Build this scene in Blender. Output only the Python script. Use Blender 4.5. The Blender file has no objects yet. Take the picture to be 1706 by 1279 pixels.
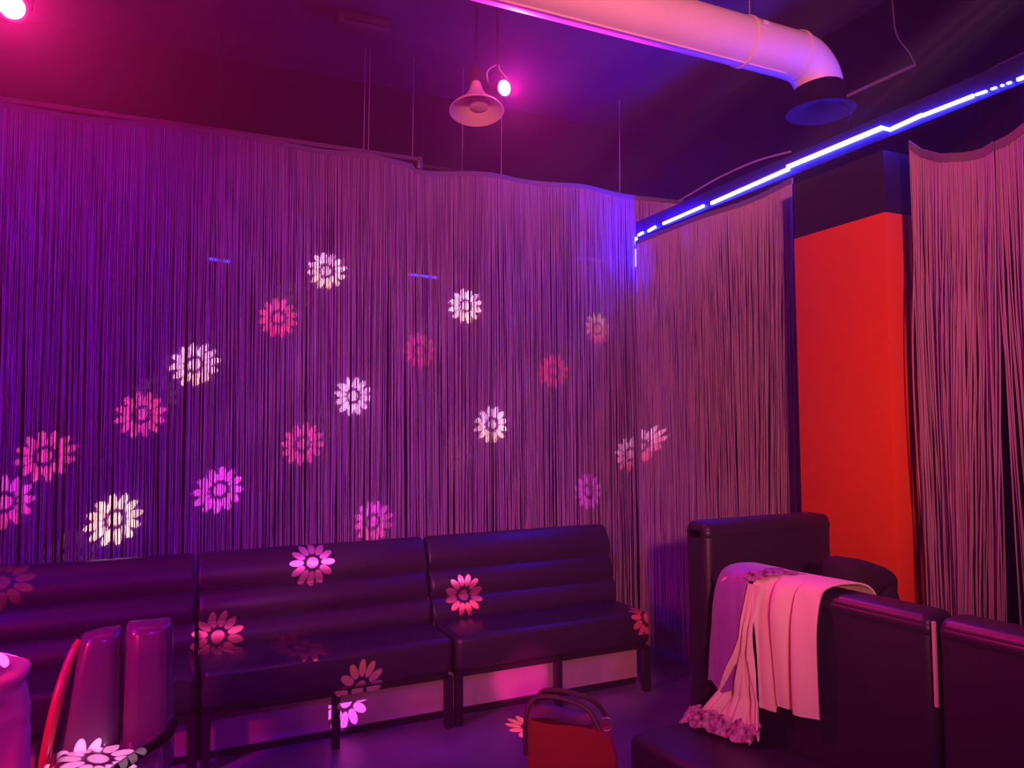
import bpy, bmesh, math, random
from math import sin, cos, pi, radians as R
from mathutils import Vector, Matrix

C = bpy.context.scene.collection
SC = bpy.context.scene

# ------------------------------------------------------------------ camera
F_PX, W_PX = 1266.0, 1706.0
yaw, pitch, roll = R(24.78), R(3.08), R(-0.47)
cam_d = bpy.data.cameras.new('camera'); cam_d.sensor_fit = 'HORIZONTAL'; cam_d.sensor_width = 36.0
cam_d.lens = 36.0 * F_PX / W_PX; cam_d.clip_start = 0.05
cam = bpy.data.objects.new('camera', cam_d); C.objects.link(cam); SC.camera = cam
fw = Vector((sin(yaw)*cos(pitch), cos(yaw)*cos(pitch), sin(pitch)))
rt = Vector((cos(yaw), -sin(yaw), 0)); up = rt.cross(fw)
r2 = cos(roll)*rt + sin(roll)*up; u2 = -sin(roll)*rt + cos(roll)*up
m = Matrix((r2, u2, -fw)).transposed().to_4x4(); m.translation = (0, 0, 1.57); cam.matrix_world = m

# ------------------------------------------------------------------ world, exposure
w = bpy.data.worlds.new('world'); SC.world = w; w.use_nodes = True
w.node_tree.nodes['Background'].inputs[0].default_value = (0.01, 0, 0.02, 1)
w.node_tree.nodes['Background'].inputs[1].default_value = 0.0
hz = w.node_tree.nodes.new('ShaderNodeVolumeScatter')   # thin party haze in the air of the room
hz.inputs['Color'].default_value = (1, 1, 1, 1); hz.inputs['Density'].default_value = .008; hz.inputs['Anisotropy'].default_value = .5
w.node_tree.links.new(hz.outputs[0], w.node_tree.nodes['World Output'].inputs['Volume'])
SC.view_settings.view_transform = 'Standard'; SC.view_settings.look = 'None'
SC.view_settings.exposure = -0.15; SC.view_settings.gamma = 1.0; SC.view_settings.use_curve_mapping = False

# ------------------------------------------------------------------ lights (club lamps and added fills)
def light(name, kind, loc, target, power, col, **kw):
    d = bpy.data.lights.new(name, kind); d.energy = power; d.color = col
    for k, v in kw.items(): setattr(d, k, v)
    o = bpy.data.objects.new(name, d); C.objects.link(o); o.location = loc
    if target is not None:
        o.rotation_euler = (Vector(target) - Vector(loc)).to_track_quat('-Z', 'Y').to_euler()
    return o
# salmon-pink wash from a par can behind the camera, aimed at the right half of the room
light('salmon_wash', 'SPOT', (-0.8, -2.2, 2.3), (2.35, 3.8, 2.0), 1400, (1.0, 0.19, 0.18), spot_size=R(46), spot_blend=0.95, shadow_soft_size=0.12)
light('duct_fill', 'SPOT', (0.2, -1.0, 2.3), (2.3, 2.7, 3.38), 380, (1.0, 0.22, 0.12), spot_size=R(34), spot_blend=0.9, shadow_soft_size=0.1)  # unseen salmon spot added only to brighten the duct
# violet wash from the left side of the room
light('violet_wash', 'SPOT', (-2.6, 2.0, 3.3), (-0.2, 4.6, 1.5), 640, (0.17, 0.0, 1.0), spot_size=R(62), spot_blend=0.9, shadow_soft_size=0.25)
# violet wash from behind the camera, low level
light('violet_fill', 'SPOT', (0.3, -2.0, 3.5), (1.1, 3.3, 0.0), 340, (0.40, 0.0, 0.80), spot_size=R(46), spot_blend=0.8, shadow_soft_size=0.25)
# magenta lamps visible in the frame (their fittings are built further down)
light('magenta_lamp_light', 'SPOT', (1.552, 3.33, 3.243), (1.0, 0.6, 2.35), 220, (1.0, 0.02, 0.50), spot_size=R(120), spot_blend=0.6, shadow_soft_size=0.02)
light('left_lamp_light', 'SPOT', (-0.56, 3.44, 3.23), (-0.2, 0.6, 2.0), 520, (1.0, 0.012, 0.24), spot_size=R(120), spot_blend=0.6, shadow_soft_size=0.03)
light('left_lamp_spill', 'POINT', (-0.60, 3.40, 3.22), None, 5, (1.0, 0.012, 0.18), shadow_soft_size=0.05)
# unseen red fill added low on the left, lights the chair rim and the floor there
light('red_fill', 'SPOT', (-1.9, 2.2, 1.6), (-0.2, 3.2, 0.3), 220, (1.0, 0.012, 0.10), spot_size=R(60), spot_blend=0.7, shadow_soft_size=0.08)
light('pink_fill', 'SPOT', (-1.8, 0.7, 1.6), (-0.5, 2.9, 0.6), 110, (1.0, 0.012, 0.20), spot_size=R(80), spot_blend=0.7, shadow_soft_size=0.08)  # unseen pink fill added for the garment at the left edge
light('panel_spot', 'SPOT', (1.2, -2.2, 1.9), (1.86, 3.93, .16), 1900, (1.0, 0.01, 0.30), spot_size=R(3.6), spot_blend=0.6, shadow_soft_size=0.03)
# flower beams: one moonflower projector under the ceiling throws a lattice of twelve-petal flowers
PROJ = Vector((2.149, -0.729, 3.441)); HALF = 0.0203
def beam_nodes(d, c1, c2, ang):
    d.use_nodes = True
    nt = d.node_tree; N = nt.nodes; L = nt.links; em = N['Emission']
    tc = N.new('ShaderNodeTexCoord'); sx = N.new('ShaderNodeSeparateXYZ'); L.new(tc.outputs['Normal'], sx.inputs[0])
    def M(op, a, b=None, c=None, clamp=False):
        n = N.new('ShaderNodeMath'); n.operation = op; n.use_clamp = clamp
        for i, v in enumerate((a, b, c)):
            if v is None: continue
            if isinstance(v, (int, float)): n.inputs[i].default_value = v
            else: L.new(v, n.inputs[i])
        return n.outputs[0]
    az = M('ABSOLUTE', sx.outputs[2])
    x = M('DIVIDE', M('DIVIDE', sx.outputs[0], az), HALF); y = M('DIVIDE', M('DIVIDE', sx.outputs[1], az), HALF)
    r = M('SQRT', M('ADD', M('MULTIPLY', x, x), M('MULTIPLY', y, y)))
    th = M('ADD', M('ARCTAN2', y, x), ang + 20*pi)
    sec = 2*pi/12
    a = M('SUBTRACT', M('MODULO', th, sec), sec/2)
    px = M('DIVIDE', M('SUBTRACT', r, 0.69), 0.31)
    py = M('DIVIDE', M('MULTIPLY', r, a), 0.155)
    e = M('SQRT', M('ADD', M('MULTIPLY', px, px), M('MULTIPLY', py, py)))
    pet = M('MULTIPLY', M('SUBTRACT', 1.06, e), 6.5, clamp=True)
    cen = M('MULTIPLY', M('SUBTRACT', 0.275, r), 18.0, clamp=True)
    mask = M('ADD', pet, cen, clamp=True)
    mix = N.new('ShaderNodeMix'); mix.data_type = 'RGBA'
    L.new(M('ADD', M('MULTIPLY', y, 0.6), 0.5, clamp=True), mix.inputs['Factor'])
    mix.inputs[6].default_value = (*c1, 1); mix.inputs[7].default_value = (*c2, 1)
    L.new(mix.outputs[2], em.inputs[0]); L.new(mask, em.inputs[1])
WHT, YEL, PNK, RED, MAG, ORG = (1, .50, .75), (1, .55, .25), (1, .05, .24), (1, .03, .09), (1, .06, .75), (1, .10, .05)
BEAMS = [  # target point, lower colour, upper colour, strength
    ((0.898, 4.6, 2.513), YEL, WHT, 1.3), ((0.613, 4.6, 2.206), RED, PNK, .75), ((0.168, 4.6, 1.926), YEL, WHT, 1.2),
    ((-0.103, 4.6, 1.637), PNK, PNK, .9), ((1.791, 4.6, 2.346), YEL, WHT, 1.5), ((1.476, 4.6, 2.044), RED, PNK, .35),
    ((1.057, 4.6, 1.752), WHT, WHT, 1.1), ((0.759, 4.6, 1.466), PNK, PNK, .8), ((0.296, 4.6, 1.211), MAG, MAG, 1.2),
    ((-0.536, 4.6, 1.436), PNK, PNK, .8), ((-0.721, 4.6, 1.195), PNK, MAG, .7), ((-0.226, 4.6, 1.075), YEL, YEL, 2.2),
    ((1.185, 4.6, 0.991), PNK, MAG, .9), ((1.965, 4.6, 1.566), YEL, WHT, 1.3), ((2.437, 4.6, 1.936), RED, RED, .35),
    ((2.791, 4.6, 2.242), RED, YEL, .3), ((3.051, 4.6, 1.351), RED, WHT, .5), ((2.69, 4.6, 1.099), MAG, MAG, .3),
    ((0.743, 4.3, 0.805), PNK, MAG, 3.0), ((1.616, 4.2, 0.579), RED, PNK, 2.6), ((0.281, 4.15, 0.525), RED, PNK, 2.4),
    ((2.62, 3.80, 0.43), RED, RED, 3.0), ((0.898, 3.86, 0.234), MAG, ORG, 2.2), ((1.765, 3.621, 0.0), RED, ORG, 2.0),
    ((-0.179, 3.082, 0.42), WHT, WHT, 4.0),
    ((-0.407, 2.6, 1.005), MAG, MAG, 2.2), ((0.646, 3.97, 0.46), RED, RED, .6), ((-0.69, 4.3, 0.836), RED, RED, 1.0)]
brng = random.Random(4)
for t, c1, c2, s in BEAMS:
    d = light('flower_beam', 'SPOT', PROJ, t, 5200*s*(1.7 if t[1] == 4.6 else 1), (1, 1, 1), spot_size=R(3.2), spot_blend=0.0, shadow_soft_size=0.0)
    beam_nodes(d.data, c1, c2, brng.uniform(0, .5))

# ------------------------------------------------------------------ materials
def mat(name, col, rough=0.6, metal=0.0, spec=0.5, noise=None, bump=None, sheen=0.0, coat=0.0):
    mt = bpy.data.materials.new(name); mt.use_nodes = True
    nt = mt.node_tree; b = nt.nodes['Principled BSDF']
    b.inputs['Base Color'].default_value = (*col, 1); b.inputs['Roughness'].default_value = rough
    b.inputs['Metallic'].default_value = metal; b.inputs['Specular IOR Level'].default_value = spec
    b.inputs['Coat Weight'].default_value = coat
    if sheen: b.inputs['Sheen Weight'].default_value = sheen
    if noise or bump:
        tc = nt.nodes.new('ShaderNodeTexCoord'); nz = nt.nodes.new('ShaderNodeTexNoise')
        nz.inputs['Scale'].default_value = (noise or bump)[0]; nz.inputs['Detail'].default_value = 5
        nt.links.new(tc.outputs['Object'], nz.inputs['Vector'])
        if noise:
            rp = nt.nodes.new('ShaderNodeValToRGB')
            rp.color_ramp.elements[0].position = .3; rp.color_ramp.elements[1].position = .7
            rp.color_ramp.elements[0].color = (*[c*(1-noise[1]) for c in col], 1)
            rp.color_ramp.elements[1].color = (*[min(1, c*(1+noise[1])) for c in col], 1)
            nt.links.new(nz.outputs[0], rp.inputs[0]); nt.links.new(rp.outputs[0], b.inputs['Base Color'])
        if bump:
            bp = nt.nodes.new('ShaderNodeBump'); bp.inputs['Strength'].default_value = bump[1]; bp.inputs['Distance'].default_value = bump[2]
            nt.links.new(nz.outputs[0], bp.inputs['Height']); nt.links.new(bp.outputs[0], b.inputs['Normal'])
    return mt
def emit(name, col, s):
    mt = bpy.data.materials.new(name); mt.use_nodes = True; nt = mt.node_tree
    b = nt.nodes['Principled BSDF']; b.inputs['Base Color'].default_value = (*col, 1)
    b.inputs['Emission Color'].default_value = (*col, 1); b.inputs['Emission Strength'].default_value = s
    return mt
M_FLOOR = mat('dark_laminate', (.20, .17, .21), .40, noise=(3, .3))
M_CEIL = mat('black_ceiling_paint', (.07, .06, .075), .9, noise=(2, .25))
M_WALL = mat('dark_wall_paint', (.008, .006, .009), .9, spec=.1, noise=(2, .2))
M_THREAD = mat('curtain_thread', (.48, .34, .54), .55, spec=.4)
M_TAPE = mat('curtain_tape', (.16, .13, .17), .7, bump=(180, .2, .002))
M_LEATHER = mat('black_leatherette', (.030, .025, .036), .40, spec=.5, bump=(90, .12, .003))
M_LEATHER2 = mat('black_upholstery', (.020, .017, .027), .42, spec=.45, bump=(70, .12, .003))
M_METAL = mat('black_metal', (.03, .025, .03), .45, metal=.3)
M_STEEL = mat('rail_steel', (.20, .18, .21), .4, metal=.7)
M_WIRE = mat('wire_steel', (.5, .46, .5), .4, metal=.3)
M_PANEL = mat('pale_bench_panel', (.40, .34, .42), .6, noise=(6, .08))
M_RED = mat('red_paint', (.86, .095, .006), .8, spec=.15, noise=(1.5, .04))
M_DUCT = mat('white_duct', (.80, .76, .78), .45, noise=(4, .05))
M_BLACK = mat('black_plastic', (.010, .008, .010), .85, spec=.1)
M_BELL = mat('horn_ivory', (.62, .50, .50), .45)
M_BAG = mat('red_fabric_bag', (.22, .004, .006), .7, bump=(140, .25, .003))
M_BAGDARK = mat('dark_bag_leather', (.05, .02, .03), .5)
M_CLOTH = mat('cream_cloth', (.64, .63, .44), .75, sheen=.2, bump=(220, .1, .002))
M_SLEEVE_SHADE = mat('mauve_sleeve_shade', (.24, .07, .38), .45, sheen=.3)  # jacket cloth with the sleeve's shade put into the colour
M_LACE = mat('dark_lace', (.30, .16, .24), .7, noise=(60, .9), bump=(90, .8, .01))
M_COAT = mat('black_wool', (.012, .010, .012), .9, bump=(120, .3, .004))
M_GARM = mat('pale_crumpled_fabric', (.55, .36, .44), .75, bump=(60, .2, .004))
M_CHAIR = mat('glossy_vinyl', (.16, .07, .13), .26, coat=.4)
M_LED = emit('blue_led', (.016, .021, 1.0), 160)
M_LEDC = emit('bright_blue_led', (.0035, .0045, 1.0), 700)
M_LED2 = emit('dim_led_and_reflection', (.03, .04, 1.0), 3.0)  # tail of the strip, and its reflections put in as glow
M_LENS = emit('magenta_lens', (1.0, .30, .80), 30)

# ------------------------------------------------------------------ mesh helpers
def obj(name, bm, m, parent=None, smooth=True, kind=None, auto=None):
    me = bpy.data.meshes.new(name); bm.normal_update(); bm.to_mesh(me); bm.free()
    me.materials.append(m)
    if smooth: me.shade_smooth()
    o = bpy.data.objects.new(name, me); C.objects.link(o)
    if parent: o.parent = parent
    if kind: o['kind'] = kind
    if smooth and auto is not False:
        me.set_sharp_from_angle(angle=R(auto or 40))
    return o
def tag(o, label, cat, group=None, kind=None):
    o['label'] = label; o['category'] = cat
    if group: o['group'] = group
    if kind: o['kind'] = kind
    return o
def thing(name, label, cat, loc=(0, 0, 0), rz=0, group=None):
    o = bpy.data.objects.new(name, None); C.objects.link(o); o.location = loc; o.rotation_euler = (0, 0, rz)
    o.empty_display_size = .1
    return tag(o, label, cat, group)
def struct(name, bm, m, label=None, cat=None, smooth=False):
    o = obj(name, bm, m, None, smooth); o['kind'] = 'structure'
    if label: o['label'] = label; o['category'] = cat
    return o
def box(bm, lo, hi, bev=0.0, seg=3, rot=None):
    r = bmesh.ops.create_cube(bm, size=1.0)
    vs = r['verts']; lo = Vector(lo); hi = Vector(hi); c = (lo+hi)/2; s = hi-lo
    for v in vs: v.co = Vector((v.co.x*s.x, v.co.y*s.y, v.co.z*s.z)) + c
    if bev:
        es = list({e for v in vs for e in v.link_edges})
        rr = bmesh.ops.bevel(bm, geom=es, offset=bev, segments=seg, profile=.5, affect='EDGES')
        vs = list({v for f in rr['faces'] for v in f.verts} | {v for v in vs if v.is_valid})
    if rot:
        mt, piv = rot
        bmesh.ops.rotate(bm, verts=[v for v in vs if v.is_valid], cent=piv, matrix=mt)
    return bm
def B(lo, hi, bev=0, seg=3): return box(bmesh.new(), lo, hi, bev, seg)
def frame_of(t):
    a = Vector((0, 0, 1)) if abs(t.z) < .9 else Vector((1, 0, 0))
    u = t.cross(a).normalized(); return u, u.cross(t).normalized()
def tube(bm, pts, rad, n=8, caps=True):
    pts = [Vector(p) for p in pts]; rings = []
    for i, p in enumerate(pts):
        t = (pts[min(i+1, len(pts)-1)] - pts[max(i-1, 0)]).normalized()
        if i == 0: u, v = frame_of(t)
        else:
            u = (u - t*u.dot(t)).normalized(); v = u.cross(t) * -1
            v = t.cross(u)
        rr = rad[i] if isinstance(rad, (list, tuple)) else rad
        rings.append([bm.verts.new(p + (u*cos(2*pi*k/n) + t.cross(u)*sin(2*pi*k/n))*rr) for k in range(n)])
    for a, b in zip(rings, rings[1:]):
        for k in range(n): bm.faces.new((a[k], a[(k+1) % n], b[(k+1) % n], b[k]))
    if caps:
        bm.faces.new(rings[0][::-1]); bm.faces.new(rings[-1])
    return bm
def smoothpath(pts, n=8):
    pts = [Vector(p) for p in pts]; out = []
    for i in range(len(pts)-1):
        p0, p1, p2, p3 = pts[max(i-1, 0)], pts[i], pts[i+1], pts[min(i+2, len(pts)-1)]
        for k in range(n):
            t = k/n
            out.append(.5*((2*p1) + (p2-p0)*t + (2*p0-5*p1+4*p2-p3)*t*t + (3*p1-p0-3*p2+p3)*t**3))
    out.append(pts[-1]); return out
def lathe(bm, prof, base, axis, n=32):
    base = Vector(base); t = Vector(axis).normalized(); u, v = frame_of(t); rings = []
    for r, h in prof:
        rings.append([bm.verts.new(base + t*h + (u*cos(2*pi*k/n)+v*sin(2*pi*k/n))*max(r, 1e-4)) for k in range(n)])
    for a, b in zip(rings, rings[1:]):
        for k in range(n): bm.faces.new((a[k], a[(k+1) % n], b[(k+1) % n], b[k]))
    bmesh.ops.recalc_face_normals(bm, faces=bm.faces[:])
    return bm
def extrude_x(bm, prof, x0, x1, rnd=0.02, steps=3):
    """closed profile [(y,z)] swept along x, the two ends rounded by shrinking towards the centroid."""
    cy = sum(p[0] for p in prof)/len(prof); cz = sum(p[1] for p in prof)/len(prof)
    st = []
    for k in range(steps+1):
        a = (pi/2)*k/steps; st.append((x0 + rnd*(1-sin(a)), rnd*(1-cos(a))))
    st = [(x0 + rnd*(1-cos(pi/2*k/steps)), rnd*(1-sin(pi/2*k/steps))) for k in range(steps+1)]
    st += [(x1 - (x - x0), s) for x, s in reversed(st)]
    rings = []
    for x, s in st:
        ring = []
        for y, z in prof:
            d = Vector((cy-y, cz-z)); l = d.length; d = d/l*min(s, l*.8) if l else d
            ring.append(bm.verts.new((x, y+d.x, z+d.y)))
        rings.append(ring)
    n = len(prof)
    for a, b in zip(rings, rings[1:]):
        for k in range(n): bm.faces.new((a[k], a[(k+1) % n], b[(k+1) % n], b[k]))
    bm.faces.new(rings[0][::-1]); bm.faces.new(rings[-1])
    bmesh.ops.recalc_face_normals(bm, faces=bm.faces[:])
    return bm

# ------------------------------------------------------------------ room shell
struct('floor', B((-3.3, -2.7, -.1), (3.85, 5.3, 0)), M_FLOOR)
struct('ceiling', B((-3.3, -2.7, 3.97), (3.85, 5.3, 4.07)), M_CEIL)
struct('wall_back', B((-3.3, 5.15, 0), (3.85, 5.3, 3.97)), M_WALL)
struct('wall_right', B((3.72, -2.7, 0), (3.85, 5.15, 3.97)), M_WALL)
struct('wall_left', B((-3.3, -2.7, 0), (-3.2, 5.15, 3.97)), M_WALL)
struct('wall_front', B((-3.2, -2.7, 0), (3.72, -2.6, 3.97)), M_WALL)
struct('trim_1', B((3.105, .6, 2.915), (3.15, 4.56, 3.03)), M_METAL, 'dark beam carrying the blue light strip along the right side', 'beam')
col = thing('column', 'square column painted bright red with a black upper end', 'column', (3.05, 2.55, 0)); col['kind'] = 'structure'
obj('red_shaft', B((-.20, -.27, 0), (.28, .26, 2.485), .006, 2), M_RED, col)
obj('black_upper_shaft', B((-.195, -.265, 2.485), (.05, .255, 2.76)), M_METAL, col, False)

# ------------------------------------------------------------------ string curtains
def strings(name, top, bottom, n, rad, segs, wav, seed, parent, clump=0.0, lean=0.0, hang=None):
    """n hanging threads between the functions top(u) and bottom(u), all one countless mass."""
    rng = random.Random(seed); bm = bmesh.new()
    ph = [rng.uniform(0, 6.28) for _ in range(6)]
    for i in range(n):
        u = (i + rng.uniform(-.45, .45))/n
        u = min(max(u, .001), .999)
        uc = u + clump*(sin(u*90+ph[0])*.35 + sin(u*213+ph[1])*.25 + sin(u*37+ph[2])*.4)
        uc = min(max(uc, .0), 1.0)
        a = Vector(top(u)); b = Vector(bottom(uc))
        d = (b-a); side = Vector((top(1)[0]-top(0)[0], top(1)[1]-top(0)[1], 0)).normalized(); nor = Vector((-side.y, side.x, 0))
        p1, p2, f1, f2 = rng.uniform(0, 6.28), rng.uniform(0, 6.28), rng.uniform(2, 5), rng.uniform(4, 9)
        am = wav*rng.uniform(.3, 1.3); r = rad*rng.uniform(.7, 1.3); rings = []
        off = nor*rng.uniform(-.012, .012)
        end = 1.0 if rng.random() > .12 else rng.uniform(.93, 1.0)
        for k in range(segs+1):
            t = k/segs*end; g = min(1, t*4)
            p = a + d*(t if True else 0)
            # the sideways drift happens over the whole drop, eased
            e = t*t*(3-2*t); p = Vector((a.x + d.x*e, a.y + d.y*e, a.z + d.z*t))
            p += side*(am*g*(sin(f1*t+p1)-sin(p1)*(1-t)) + am*.4*g*sin(f2*t+p2)) + nor*am*.8*g*sin(f2*t+p1) + off*g
            rings.append([bm.verts.new(p + (side*cos(q)+nor*sin(q))*r) for q in (0.5, 2.594, 4.689)])
        for A, Bq in zip(rings, rings[1:]):
            for k in range(3): bm.faces.new((A[k], A[(k+1) % 3], Bq[(k+1) % 3], Bq[k]))
    o = obj(name, bm, M_THREAD, parent, auto=False); o['kind'] = 'stuff'
    return o
def band(top, h, n=60, thick=.012, rip=.002, seed=1):
    rng = random.Random(seed); bm = bmesh.new(); side = Vector((top(1)[0]-top(0)[0], top(1)[1]-top(0)[1], 0)).normalized(); nor = Vector((-side.y, side.x, 0))
    rows = []
    for i in range(n+1):
        p = Vector(top(i/n)) + nor*rip*sin(i*1.7+seed) + Vector((0, 0, rng.uniform(-.0015, .0015)))
        rows.append([bm.verts.new(p + nor*s*thick/2 + Vector((0, 0, z))) for s, z in ((-1, 0), (1, 0), (1, -h), (-1, -h))])
    for a, b in zip(rows, rows[1:]):
        for k in range(4): bm.faces.new((a[k], a[(k+1) % 4], b[(k+1) % 4], b[k]))
    bm.faces.new(rows[0][::-1]); bm.faces.new(rows[-1])
    bmesh.ops.recalc_face_normals(bm, faces=bm.faces[:])
    return bm
X0, X1 = -1.30, 3.66
def topA(u):
    x = X0+(X1-X0)*u
    z = 3.262 + .012*sin(x*3.1+.5) + .008*sin(x*7.3) - (.03 if x > 1.44 else 0) + (.03*max(0, (x-1.44))/2.2 if x > 1.44 else 0)
    return (x, 4.6+.02*sin(x*9), z)
def botA(u): x = X0+(X1-X0)*u; return (x, 4.6+.03*sin(x*11+1), .06)
cA = thing('string_curtain', 'wide string curtain hanging across the back wall behind the benches', 'curtain', (0, 0, 0))
obj('header_tape', band(topA, .03, 160), M_TAPE, cA)
strings('string_fringe', topA, botA, 1300, .0019, 16, .010, 11, cA, clump=.003)
def topB(u): y = 4.52-(4.52-3.03)*u; return (3.085+.012*sin(y*8), y, 2.885+.01*sin(y*5))
def botB(u): y = 4.50-(4.50-3.05)*u; return (3.075+.03*sin(y*11), y, .06)
cB = thing('string_curtain', 'string curtain on the side run between the corner and the red column', 'curtain')
obj('header_tape', band(topB, .03, 60), M_TAPE, cB)
strings('string_fringe', topB, botB, 430, .0019, 16, .010, 12, cB, clump=.003)
KC = 1.0755
SW = [(2.01, 2.680), (1.96, 2.625), (1.866, 2.571), (1.78, 2.550), (1.707, 2.545), (1.64, 2.556), (1.568, 2.583), (1.48, 2.63), (1.38, 2.70), (1.30, 2.76), (.8, 2.70)]
def swag(y):   # height of the sagging heading between its ties
    for (ya, za), (yb, zb) in zip(SW, SW[1:]):
        if y >= yb: return 1.57 + KC*(za + (zb-za)*(ya-y)/(ya-yb) - 1.57)
    return 2.8
def cpt(y, dx, z=None): return (2.85+dx, y*KC, swag(y) if z is None else z)
def topC(u): return cpt(2.002-(2.002-1.672)*u, .010*sin(u*10))
def botC(u): y = 1.985-(1.985-1.745)*u; return cpt(y, .01+.03*sin(y*40), .30)
cC = thing('string_curtain', 'near string curtain panel with sagging heading beside the red column', 'curtain')
obj('header_tape', band(topC, .035, 40, rip=.001), M_TAPE, cC)
strings('string_fringe', topC, botC, 135, .0033, 26, .013, 13, cC, clump=.028)
def topD(u): return cpt(1.668-(1.668-.85)*u, .010*sin(u*20))
def botD(u): y = 1.640-(1.640-.85)*u; return cpt(y, .01+.03*sin(y*40), .30)
cD = thing('string_curtain', 'nearest string curtain panel, cut off by the right edge, past the dark gap', 'curtain')
obj('header_tape', band(topD, .035, 60, rip=.001), M_TAPE, cD)
strings('string_fringe', topD, botD, 270, .0033, 26, .013, 14, cD, clump=.016)

# rail over the back curtain with its hanging wires
rail = thing('curtain_rail', 'thin steel rail on ceiling wires above the back string curtain', 'curtain rail', (0, 0, 0))
obj('rail_bar', B((X0, 4.650, 3.285), (1.50, 4.680, 3.310)), M_STEEL, rail, False)
obj('rail_bar', B((1.52, 4.650, 3.248), (3.66, 4.676, 3.268)), M_METAL, rail, False)
obj('rail_end_bracket', B((1.485, 4.643, 3.235), (1.52, 4.683, 3.315), .004, 2), M_STEEL, rail)
for x, zb in ((3.04, 3.26), (2.085, 3.26), (1.80, 3.26), (1.455, 3.30), (1.135, 3.30), (1.165, 3.30)):
    obj('suspension_wire', tube(bmesh.new(), [(x, 4.664, zb), (x+.01, 4.664, 3.968)], .0028, 6), M_WIRE, rail)

# ------------------------------------------------------------------ blue LED strip
led = thing('led_strip', 'glowing blue led strip along the right beam and down the corner', 'led strip')
def seg(y0, z0, y1, z1, h=.016, m=M_LED):
    bm = bmesh.new(); t = Vector((0, y1-y0, z1-z0)); L = t.length
    box(bm, (-.006, 0, -h/2), (.006, L, h/2)); a = math.atan2(z1-z0, y1-y0)
    for v in bm.verts: v.co = Matrix.Rotation(a, 4, 'X') @ v.co + Vector((3.096, y0, (z0)))
    obj('light_segment', bm, m, led, False)
for a in ((4.52, 2.925, 4.46, 2.93), (4.40, 2.925, 4.31, 2.935), (4.22, 2.935, 3.79, 2.943), (3.72, 2.940, 3.07, 2.955, .019),
          (3.085, 2.968, 2.48, 2.968, .021), (2.48, 2.968, 2.44, 2.945, .016), (2.44, 2.943, 2.27, 2.95, .016), (2.27, 2.947, 2.03, 2.942, .014),
          (2.02, 2.942, 1.975, 2.939, .009), (1.955, 2.939, 1.935, 2.938, .007), (1.915, 2.936, 1.905, 2.936, .007),
          (1.89, 2.935, 1.875, 2.935, .007), (1.85, 2.934, 1.30, 2.93, .012)):
    seg(*(a if a[0] < 3.8 else (*a[:4], .016, M_LEDC)))
obj('corner_drop', B((3.086, 4.538, 2.70), (3.102, 4.548, 2.83)), M_LEDC, led, False)
obj('corner_drop', B((3.086, 4.538, 2.86), (3.102, 4.548, 2.915)), M_LEDC, led, False)
obj('corner_tail', B((3.089, 4.538, 2.52), (3.099, 4.546, 2.70)), M_LED2, led, False)
for x0, x1, lab, m in ((.235, .36, 'blue led reflection built as a glowing tube behind the left of the back curtain', M_LED2),
                       (1.47, 1.67, 'blue led reflection built as a glowing tube behind the middle of the back curtain', M_LED2)):
    t = thing('reflection_tube', lab, 'led reflection', ((x0+x1)/2, 4.80, 2.565), 0)  # strip reflections in dark glass, put in as glowing tubes
    obj('reflection_glow', tube(bmesh.new(), [(-(x1-x0)/2, 0, .004), ((x1-x0)/2, 0, -.004)], .009, 8), m, t)
    obj('added_cap', B(((x1-x0)/2, -.012, -.018), ((x1-x0)/2+.015, .012, .012)), M_METAL, t, False)
    obj('added_cord', tube(bmesh.new(), [(0, 0, .006), (0, 0, 1.41)], .002, 6), M_METAL, t)  # cap and cord are added to carry the reflection tube
t = obj('wall_batten', B((2.92, 5.12, 2.86), (3.17, 5.15, 2.88)), M_STEEL, None, False)
tag(t, 'thin pale batten on the back wall near the corner light', 'batten')

# ------------------------------------------------------------------ ventilation duct
duct = thing('ventilation_duct', 'white round ventilation duct under the ceiling ending in a black outlet', 'duct', (0, 2.70, 3.36))
RD = .112
pb = bmesh.new(); tube(pb, [(-1.2, 0, .03), (.35, 0, .017), (2.46, 0, -.001)], RD, 40, False); obj('pipe_run', pb, M_DUCT, duct)
pb = bmesh.new(); tube(pb, [(2.46, 0, -.001), (2.78, 0, -.005)], RD, 40, False); obj('pipe_run', pb, M_DUCT, duct)
el = [(2.78 + .16*sin(a), 0, -.005-.16*(1-cos(a))) for a in [pi/2*k/12 for k in range(13)]]
pb = bmesh.new(); tube(pb, el, RD+.001, 40, False); obj('elbow', pb, M_DUCT, duct)
for x in (1.02, 2.46, 2.785):
    pb = bmesh.new(); lathe(pb, [(RD+.001, -.012), (RD+.006, -.008), (RD+.006, .008), (RD+.001, .012)], (x, 0, .012-.0052*x), (1, 0, 0), 40); obj('joint_collar', pb, M_DUCT, duct)
obj('collar_latch', B((2.475, -.122, .03), (2.505, -.108, .05), .003, 2), M_DUCT, duct)
pb = bmesh.new(); lathe(pb, [(RD+.004, .005), (RD+.008, -.005), (RD+.008, -.085), (RD+.012, -.095), (RD+.05, -.117), (RD+.052, -.123), (RD-.03, -.10), (.001, -.06)], (2.94, 0, -.135), (0, 0, 1), 40)
obj('black_outlet', pb, M_BLACK, duct)
obj('outlet_cable', tube(bmesh.new(), smoothpath([(2.96, -.10, -.245), (3.0, -.13, -.29), (3.06, -.06, -.30), (3.1, 0, -.26)]), .004, 6), M_BLACK, duct)
for x, r in ((2.50, .004), (.9, .004), (-.4, .004)):
    obj('hanger_wire', tube(bmesh.new(), [(x, 0, RD+.005), (x+.01, 0, .615)], .003, 6), M_WIRE, duct)
obj('lower_edge_strip', tube(bmesh.new(), [(-1.2, -.02, -RD+.028), (2.70, -.02, -RD-.003)], .004, 6), M_DUCT, duct)
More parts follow.
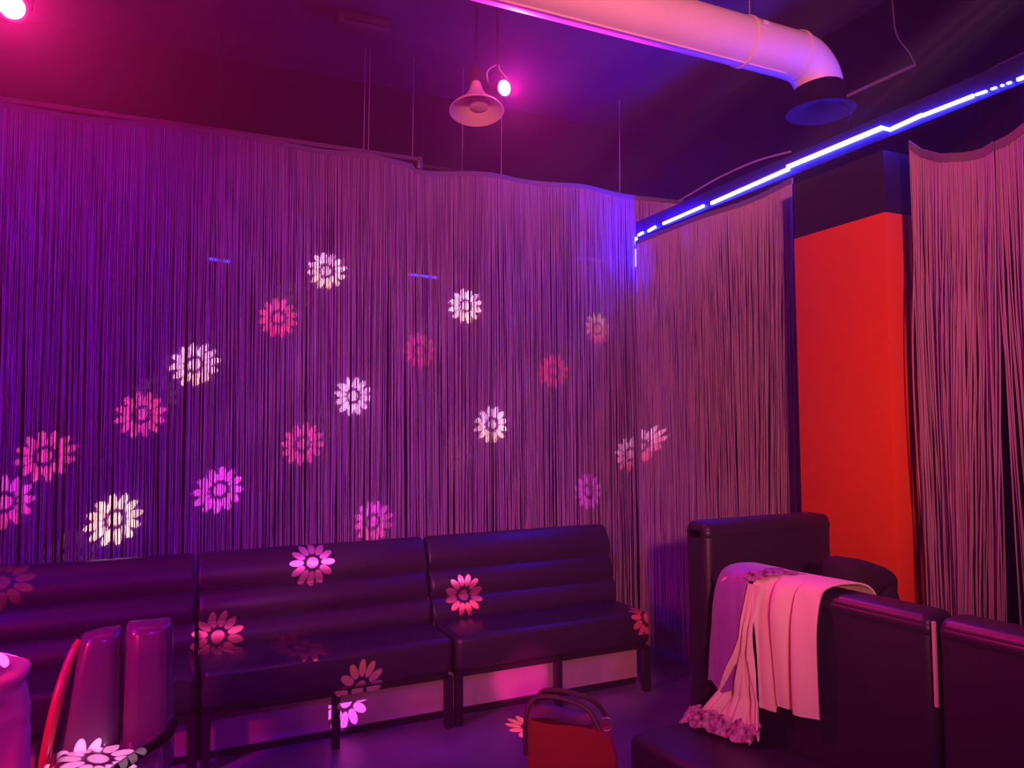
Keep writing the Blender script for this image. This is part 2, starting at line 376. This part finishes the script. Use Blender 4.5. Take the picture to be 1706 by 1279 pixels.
obj('thin_rod', tube(bmesh.new(), [(2.62, .1, .0), (2.62, .1, .615)], .003, 6), M_METAL, duct)

# ------------------------------------------------------------------ horn and lamps
horn = thing('horn_speaker', 'pale flared horn hanging mouth down beside the pink ceiling lamp', 'horn speaker', (1.402, 3.43, 3.13))
ax = Vector((-.06, -.18, -1)).normalized()
pf = [(.020, -.165), (.026, -.15), (.034, -.12), (.052, -.085), (.082, -.05), (.115, -.024), (.132, -.006), (.137, 0), (.133, .003), (.126, -.002), (.105, -.02), (.070, -.05), (.040, -.085), (.022, -.12), (.012, -.15)]
bm = bmesh.new(); lathe(bm, pf, (0, 0, 0), ax, 44); obj('horn_bell', bm, M_BELL, horn)
bm = bmesh.new(); lathe(bm, [(.001, -.10), (.03, -.095), (.042, -.06), (.045, -.035), (.038, -.03), (.001, -.03)], (.02, .015, 0), ax, 24); obj('inner_horn', bm, M_BELL, horn)
bm = bmesh.new(); lathe(bm, [(.001, -.24), (.035, -.236), (.04, -.20), (.04, -.17), (.022, -.16), (.001, -.16)], (0, 0, 0), ax, 24); obj('driver_body', bm, M_METAL, horn)
obj('bracket', tube(bmesh.new(), smoothpath([(.012, .045, .21), (.02, .05, .4), (.03, .05, .84)]), .007, 8), M_METAL, horn)

def par_lamp(loc, aim, label, r=.036, cz=None):
    t = thing('par_lamp', label, 'lamp', loc, 0)
    a = Vector(aim).normalized()
    bm = bmesh.new(); lathe(bm, [(.001, -.13), (r*.8, -.128), (r*1.15, -.11), (r*1.2, -.02), (r*1.35, 0), (r*1.3, .004), (r*1.05, .002), (r*1.0, -.006)], (0, 0, 0), a, 28); obj('lamp_can', bm, M_METAL, t)
    bm = bmesh.new(); lathe(bm, [(.0005, .016), (r*.5, .013), (r*.85, .004), (r*1.0, -.006), (.0005, -.008)], (0, 0, 0), a, 28); obj('lens', bm, M_LENS, t)
    u = a.cross(Vector((0, 0, 1))).normalized()
    top = cz - loc[2]
    p = -a*.06
    obj('yoke', tube(bmesh.new(), [p+u*r*1.35, p+u*r*1.5+Vector((0, 0, .05)), p+u*r*.9+Vector((0, 0, .085)), p-u*r*.9+Vector((0, 0, .085)), p-u*r*1.5+Vector((0, 0, .05)), p-u*r*1.35], .005, 6), M_METAL, t)
    obj('hanging_rod', tube(bmesh.new(), [p+Vector((0, 0, .085)), p+Vector((0, 0, top))], .007, 8), M_METAL, t)
    obj('power_cable', tube(bmesh.new(), smoothpath([p-a*.06, p-a*.05+Vector((-.03, 0, .09)), p+Vector((0, 0, .13)), p+u*.04+Vector((.05, 0, .10)), p+u*.05+Vector((.11, -.02, .03))]), .0035, 6), M_WIRE, t)
    return t
par_lamp((1.535, 3.385, 3.253), (.10, -.55, -.12), 'glowing pink lamp beside the pale horn', .036, 3.97)
par_lamp((-.565, 3.50, 3.25), (.05, -.8, -.3), 'glowing white pink lamp in the upper left corner', .045, 3.97)
t = thing('ceiling_unit', 'dim reddish box unit under the ceiling left of the white duct', 'ceiling unit', (1.05, 4.3, 3.97))
obj('casing', B((-.17, -.06, -.09), (.15, .06, -.01), .015, 3), mat('unit_casing', (.07, .05, .06), .6), t)
obj('mounting_foot', B((-.10, -.04, -.012), (.10, .04, .004)), M_METAL, t, False)
obj('front_slot', B((-.13, -.064, -.07), (.11, -.058, -.06)), M_METAL, t, False)

# cables and conduit on the right wall
t = obj('conduit', tube(bmesh.new(), [(3.70, 3.245, 3.52), (3.70, 2.741, 3.509)], .010, 8), mat('conduit_paint', (.35, .32, .4), .4)); tag(t, 'straight conduit on the right wall beside the black duct outlet', 'conduit')
t = obj('cable', tube(bmesh.new(), smoothpath([(3.70, 2.741, 3.511), (3.702, 2.78, 3.60), (3.70, 2.851, 3.74), (3.70, 2.87, 3.965)]), .004, 6), M_WIRE); tag(t, 'thin cable running up the right wall from the conduit end', 'cable')
t = obj('cable', tube(bmesh.new(), smoothpath([(3.70, 2.36, 3.30), (3.70, 2.307, 3.31), (3.70, 2.19, 3.317), (3.70, 2.16, 3.315), (3.70, 1.8, 3.30)]), .006, 6), M_WIRE); tag(t, 'thin pale cable on the right wall near the upper right corner', 'cable')
t = obj('cable', tube(bmesh.new(), smoothpath([(3.14, 4.1, 3.065), (3.14, 3.992, 3.075), (3.14, 3.693, 3.10), (3.14, 3.376, 3.10), (3.14, 3.098, 3.066)]), .006, 6), M_WIRE); tag(t, 'loose cable arching over the beam above the blue strip', 'cable')

# ------------------------------------------------------------------ benches along the back curtain
def bench(x0, x1, label):
    w_ = x1-x0; t = thing('banquette_bench', label, 'bench', (x0, 4.0, 0), 0, 'black benches along the back curtain')
    # backrest profile (y,z local): three padded rolls, leaning back
    fr = [(.16, .40)]
    for k, (za, zb) in enumerate(((.44, .585), (.585, .735), (.735, .905))):
        for q in range(7):
            s = q/6; z = za+(zb-za)*s; y = .17 + .12*(z-.44)/.465 - .028*sin(pi*s)**.7
            fr.append((y, z))
    fr += [(.30, .915), (.345, .917), (.372, .905), (.38, .88), (.38, .40)]
    obj('backrest', extrude_x(bmesh.new(), fr, .004, w_-.004, .022), M_LEATHER, t, auto=50)
    bm = B((.004, -.205, .275), (w_-.004, .19, .462), .035, 4)
    obj('seat', bm, M_LEATHER, t)
    obj('seat_rail', B((.02, -.17, .245), (w_-.02, .20, .277)), M_METAL, t, False)
    for x, wd in ((.004, .04), (w_*.488, .036), (w_-.044, .04)):
        obj('leg', B((x, -.195, 0), (x+wd, -.16, .262)), M_METAL, t, False)
    for x in (.004, w_-.044):
        obj('leg', B((x, .30, 0), (x+.04, .34, .42)), M_METAL, t, False)
    obj('plinth_panel', B((.01, -.06, .045), (w_-.01, -.04, .25)), M_PANEL, t, False)
    obj('gap_shade_strip', B((.01, -.045, 0), (w_-.01, -.03, .05)), M_METAL, t, False)  # dark strip standing in for the shade below the panel
    return t
bench(-1.060, .172, 'black padded bench at the left end, behind the two-channel chair')
bench(.182, 1.408, 'middle black padded bench under the back curtain')
bench(1.416, 2.645, 'black padded bench at the right end, next to the curtain corner')

# ------------------------------------------------------------------ sofas at the right
def sofa_unit(loc, rz, L, label, h=1.0, depth=.42, off=0.003, group=None):
    """origin: front left corner of the backrest on the floor; x along the sofa, seat towards -y."""
    t = thing('booth_sofa', label, 'sofa', loc, rz, group)
    obj('backrest', B((.003, 0, .30), (L-.003, .14, h), .035, 5), M_LEATHER2, t)
    obj('top_roll', extrude_x(bmesh.new(), [(.07+.0735*cos(a), h-.046+.046*sin(a)) for a in [2*pi*k/20 for k in range(20)]], .003, L-.003, .03), M_LEATHER2, t)
    obj('seat', B((off, -depth, .29), (L-.003, .02, .44), .03, 4), M_LEATHER2, t)
    obj('base', B((off+.017, -depth+.05, 0), (L-.02, .12, .31)), M_METAL, t, False)
    return t
g = 'black booth sofas on the right'
a1 = R(-90+5)   # along -y, seat facing -x
d1 = Vector((cos(a1), sin(a1), 0))
P0 = Vector((1.985, 2.45, 0))
s1 = sofa_unit(P0, a1, .91, 'black booth sofa with the pale jacket draped over its back')
s2 = sofa_unit(P0 + d1*.916, a1, 1.10, 'black booth sofa in the lower right corner of the frame')
obj('seam_tape', B((-.012, -.006, .74), (-.004, .004, .985)), mat('pale_tape', (.5, .42, .36), .6), s2, False).location = (.008, 0, 0)
s3 = sofa_unit(Vector((1.985, 2.465, 0)), 0, .70, 'taller black booth sofa in front of the corner curtain and red column', 1.17, .40, .18)

# black coat heaped on the end of the tall sofa
def blob(fn, nu, nv):
    bm = bmesh.new(); rows = [[bm.verts.new(fn(i/nu, j/nv)) for i in range(nu)] for j in range(nv+1)]
    for a, b in zip(rows, rows[1:]):
        for k in range(nu): bm.faces.new((a[k], a[(k+1) % nu], b[(k+1) % nu], b[k]))
    bm.faces.new(rows[0][::-1]); bm.faces.new(rows[-1])
    bmesh.ops.recalc_face_normals(bm, faces=bm.faces[:]); return bm
def heap(u, v):
    a = 2*pi*u; c, d = cos(a), sin(a); z = .441 + .665*v
    tp = 1 - .10*v
    if v > .90: tp *= math.sqrt(max(.01, 1-((v-.90)/.10)**2))
    x = 2.365 + .135*tp*math.copysign(abs(c)**.6, c); y = 2.06 + .115*tp*math.copysign(abs(d)**.6, d)
    k = .008*sin(3*a+6*v) + .009*sin(2*a-9*v+1)
    z -= .42*max(0, x-2.27)*v*v - .012*sin(21*x)*v
    return Vector((x + k*c, y + k*d, max(z, .441)))
t = thing('coat_heap', 'black coat heaped on the seat before the red column', 'coat', (0, 0, 0))
obj('coat_body', blob(heap, 64, 40), M_COAT, t)
def slv(u, v):
    p = smoothpath([(2.24, 1.945, .60), (2.26, 1.935, .80), (2.33, 1.93, .93), (2.42, 1.95, .93), (2.47, 1.985, .80)], 6)
    i = v*(len(p)-1); q = p[min(int(i), len(p)-2)].lerp(p[min(int(i)+1, len(p)-1)], i-int(i)); a = 2*pi*u
    r = .040*(.25+.75*math.sqrt(max(0, min(1, v*8, (1-v)*8))))
    return q + Vector((cos(a)*.5, cos(a)*.8, sin(a)))*r
obj('coat_sleeve', blob(slv, 20, 40), M_COAT, t)

# ------------------------------------------------------------------ pale jacket over the sofa back
def frontx(y): return 1.985 + (2.45-y)*.0875
def sheet(fn, nu, nv, th=.006):
    bm = bmesh.new(); g_ = [[bm.verts.new(fn(i/nu, j/nv)) for i in range(nu+1)] for j in range(nv+1)]
    for j in range(nv):
        for i in range(nu): bm.faces.new((g_[j][i], g_[j][i+1], g_[j+1][i+1], g_[j+1][i]))
    bmesh.ops.recalc_face_normals(bm, faces=bm.faces[:])
    bmesh.ops.solidify(bm, geom=bm.faces[:], thickness=th)
    return bm
def drape(v, zend, lift=0.0):
    """profile across the sofa back: v 0 behind, 1 lower front hem; returns (dx from front face, z)"""
    P = [(.185, .80), (.180, .96), (.150, 1.018), (.075, 1.032), (.005, 1.022), (-.022, .985), (-.032, .90), (-.036, .78), (-.038, zend)]
    p = drape.cache.get(zend)
    if p is None:
        p = smoothpath([(a, 0, b) for a, b in P], 10); drape.cache[zend] = p
    i = v*(len(p)-1); k = min(int(i), len(p)-2); q = p[k].lerp(p[k+1], i-k)
    return q.x-lift, q.z
drape.cache = {}
def fold(y, v, s=1.0):
    f = max(0, min(1, (v-.35)/.4))
    return s*f*(.011*sin(y*31+1.2+v*3) + .005*sin(y*67+v*8) + .010*sin(y*17-v*7))
def body(u, v):
    z0 = .590 if u < .75 else .56
    top_l, bot_l = 2.235, 2.14
    yl = top_l + (bot_l-top_l)*max(0, v-.3)/.7 - .02*sin(pi*v); yr = 1.835 + .07*min(1, v*1.6)
    y = yr + (yl-yr)*u
    dx, z = drape(v, z0 + .02*u, .004)
    # box pleat with sharp edge near the middle, open placket
    ple = .022*max(0, min(1, (v-.4)*3))*((u % .34)/.34)
    return Vector((frontx(y) + dx - abs(fold(y, v)) - ple, y, z - .02*u*v))
jk = thing('jacket', 'pale cream jacket with lace trim draped over the black sofa back', 'jacket', (0, 0, 0))
obj('jacket_body', sheet(body, 60, 70), M_CLOTH, jk, auto=80)
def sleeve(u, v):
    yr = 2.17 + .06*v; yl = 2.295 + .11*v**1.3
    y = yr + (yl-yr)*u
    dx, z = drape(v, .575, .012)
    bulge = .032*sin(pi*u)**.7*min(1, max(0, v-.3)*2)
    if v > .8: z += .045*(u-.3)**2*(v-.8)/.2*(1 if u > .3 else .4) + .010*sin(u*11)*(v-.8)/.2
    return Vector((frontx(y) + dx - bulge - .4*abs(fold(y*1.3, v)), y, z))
obj('shaded_sleeve', sheet(sleeve, 30, 60), M_SLEEVE_SHADE, jk, auto=80)
def tail(u, v):
    z = .985 - .53*v; spread = .055 + .235*max(0, v-.30)**1.6/.565
    yc = 2.165 + .080*v; y = yc - spread*.5 + spread*u
    x = frontx(y) - .048 - .016*min(1, v*4) - .085*max(0, v-.78)/.22*(.35+.65*u)
    x -= (.012*sin(u*13+2*v) + .007*sin(u*29-5*v+1) + .005*sin(u*47+9*v))*min(1, v*1.6)
    z += .012*sin(u*9+1)*max(0, v-.7)/.3
    return Vector((x, y, max(z, .452)))
obj('scarf_tail', sheet(tail, 60, 50), M_CLOTH, jk, auto=80)
def hem(u, v):
    y = 2.108 + .280*u; z = .452 + .055*(1-v) + .006*sin(u*30)
    return Vector((frontx(y) - .092 - .055*v - .06*u + .008*sin(u*23) + .005*sin(u*51), y, max(z, .449)))
obj('lace_trim', sheet(hem, 40, 8, .004), M_LACE, jk, auto=80)
def collar(u, v):
    vv = .33 + .27*u; dx, z = drape(vv, .590, .026); y = 2.10 + .115*u*1.0 + .045*(v-.5)*2 + .01*sin(u*22)
    return Vector((frontx(y) + dx - .006*sin(u*31+v*9), y, z))
obj('lace_trim', sheet(collar, 30, 10, .004), M_LACE, jk, auto=80)

# ------------------------------------------------------------------ red tote bag on the floor
bg = thing('tote_bag', 'red tote bag with dark flap standing on the floor before the benches', 'bag', (1.30, 2.36, 0), R(-29))
def bagbody(u, v):
    a = 2*pi*u; c, s = cos(a), sin(a); e = .35
    hx = .165*(1-.10*v) ; hy = .085*(1-.35*v)
    x = hx*math.copysign(abs(c)**e, c); y = hy*math.copysign(abs(s)**e, s)
    z = .004 + .555*v + (.012*sin(a*2+1) - .03*(x/.165)**2*0)*v - (.05*max(0, (x-.05))/.1)*max(0, v-.7)/.3
    x += .008*sin(11*v+2*a); y += .008*sin(7*v+3*a)
    return Vector((x, y, z))
obj('bag_body', blob(bagbody, 56, 24), M_BAG, bg, auto=60)
def flap(u, v):
    x = -.155 + .23*u; return Vector((x, (.055 - .10*v), .575 + .010*sin(u*6) - .025*max(0, v-.5) + .012*sin(pi*v) - .02*max(0, u-.7)))
obj('dark_flap', sheet(flap, 24, 10, .006), M_BAGDARK, bg, auto=60)
for sy, dx in ((-.075, 0), (.06, .03)):
    obj('handle', tube(bmesh.new(), smoothpath([(-.150+dx, sy, .46), (-.150+dx, sy, .56), (-.135+dx, sy*.7, .622), (-.095+dx, sy*.5, .640), (-.02+dx, sy*.45, .632), (.06+dx, sy*.5, .60), (.10+dx, sy*.8, .54)]), .008, 8), M_BAGDARK, bg)
obj('ring', tube(bmesh.new(), [(.125+.022*cos(q), -.02, .545+.022*sin(q)) for q in [2*pi*k/16 for k in range(17)]], .0035, 6, False), M_STEEL, bg)

# ------------------------------------------------------------------ channel-back chair at lower left
ch = thing('lounge_chair', 'glossy dark chair with two tall back channels lit by a flower', 'chair', (-.14, 3.10, 0))
def channel(x0, x1, xt0, xt1, zt, lean=.12, rl=.0):
    def f(u, v):
        a = 2*pi*u; c, s = cos(a), sin(a); e = .62
        q = v; z = .30 + (zt-.30)*q
        l = x0+(xt0-x0)*(q**1.3); r = x1+(xt1-x1)*q
        cap = 1.0 if v < .93 else max(.35, math.sqrt(max(0, 1-((v-.93)/.07)**2)))
        if v > .93: z = .30 + (zt-.30)*(.93 + .07*((v-.93)/.07))
        hx = (r-l)/2*(.82+.18*cap if v > .93 else 1); hy = .052*cap
        return Vector(((l+r)/2 + hx*math.copysign(abs(c)**e, c), .17 + lean*q + hy*math.copysign(abs(s)**e, s) - .02*(1-(c*c)), z - rl*max(0, -c)*max(0, v-.85)))
    return f
obj('back_channel', blob(channel(-.200, .018, -.125, .018, .800, .12, .10), 44, 40), M_CHAIR, ch, auto=60)
obj('back_channel', blob(channel(.022, .205, .026, .195, .812), 44, 40), M_CHAIR, ch, auto=60)
obj('side_rim', tube(bmesh.new(), smoothpath([(-.262, .06, .02), (-.235, .10, .22), (-.215, .13, .42), (-.185, .18, .60), (-.150, .235, .72), (-.128, .26, .765)], 8), [.014+.006*sin(pi*k/40) for k in range(41)], 10), mat('red_gloss_rim', (.6, .06, .08), .25, coat=.4), ch)
obj('seat', B((-.19, -.26, .30), (.18, .13, .415), .045, 5), M_CHAIR, ch)
obj('armrest', tube(bmesh.new(), smoothpath([(.20, .10, .46), (.17, 0, .448), (.06, -.14, .44), (-.01, -.22, .42), (-.02, -.25, .36)], 8), .018, 10), M_BLACK, ch)
for x in (-.165, .155):
    for y in (-.22, .12):
        obj('leg', tube(bmesh.new(), [(x, y, .31), (x*1.08, y*1.05, 0)], [.018, .012], 10), M_METAL, ch)

# ------------------------------------------------------------------ garment over a chair back at the left edge
gc = thing('side_chair', 'dark chair at the left edge hidden under a crumpled garment', 'chair', (-.62, 2.62, 0))
obj('back_panel', B((-.26, .0, .46), (.20, .03, .86), .012, 3), M_METAL, gc)
obj('seat', B((-.25, -.40, .42), (.20, .02, .465), .015, 3), M_METAL, gc)
for x in (-.22, .17):
    for y in (-.36, .0):
        obj('leg', B((x-.015, y-.015, 0), (x+.015, y+.015, .425)), M_METAL, gc, False)
def garm(u, v):
    a = 2*pi*u; c, s = cos(a), sin(a); z = .945 - .54*v
    grow = math.sqrt(max(.06, 1-(1-v/.10)**2)) if v < .10 else 1
    x = -.67 + (.318+.03*v)*grow**.35*math.copysign(abs(c)**.6, c); y = 2.635 + (.055+.035*v)*grow*math.copysign(abs(s)**.7, s)
    fd = max(0, 1-v/.45); k = fd*(.010*sin(34*v + 4*c + 2*s) + .007*sin(57*v - 5*c + 3*s)) + (1-fd)*.012*sin(5*a+5*v)
    z += .03*sin(5*c+1)*(1-v)
    return Vector((x + k*c, y + k*s*1.2, z + .006*sin(7*a)))
t = thing('garment', 'crumpled pale garment bunched over a chair back at the left edge', 'garment', (0, 0, 0))
obj('bunched_cloth', blob(garm, 60, 70), M_GARM, t, auto=70)
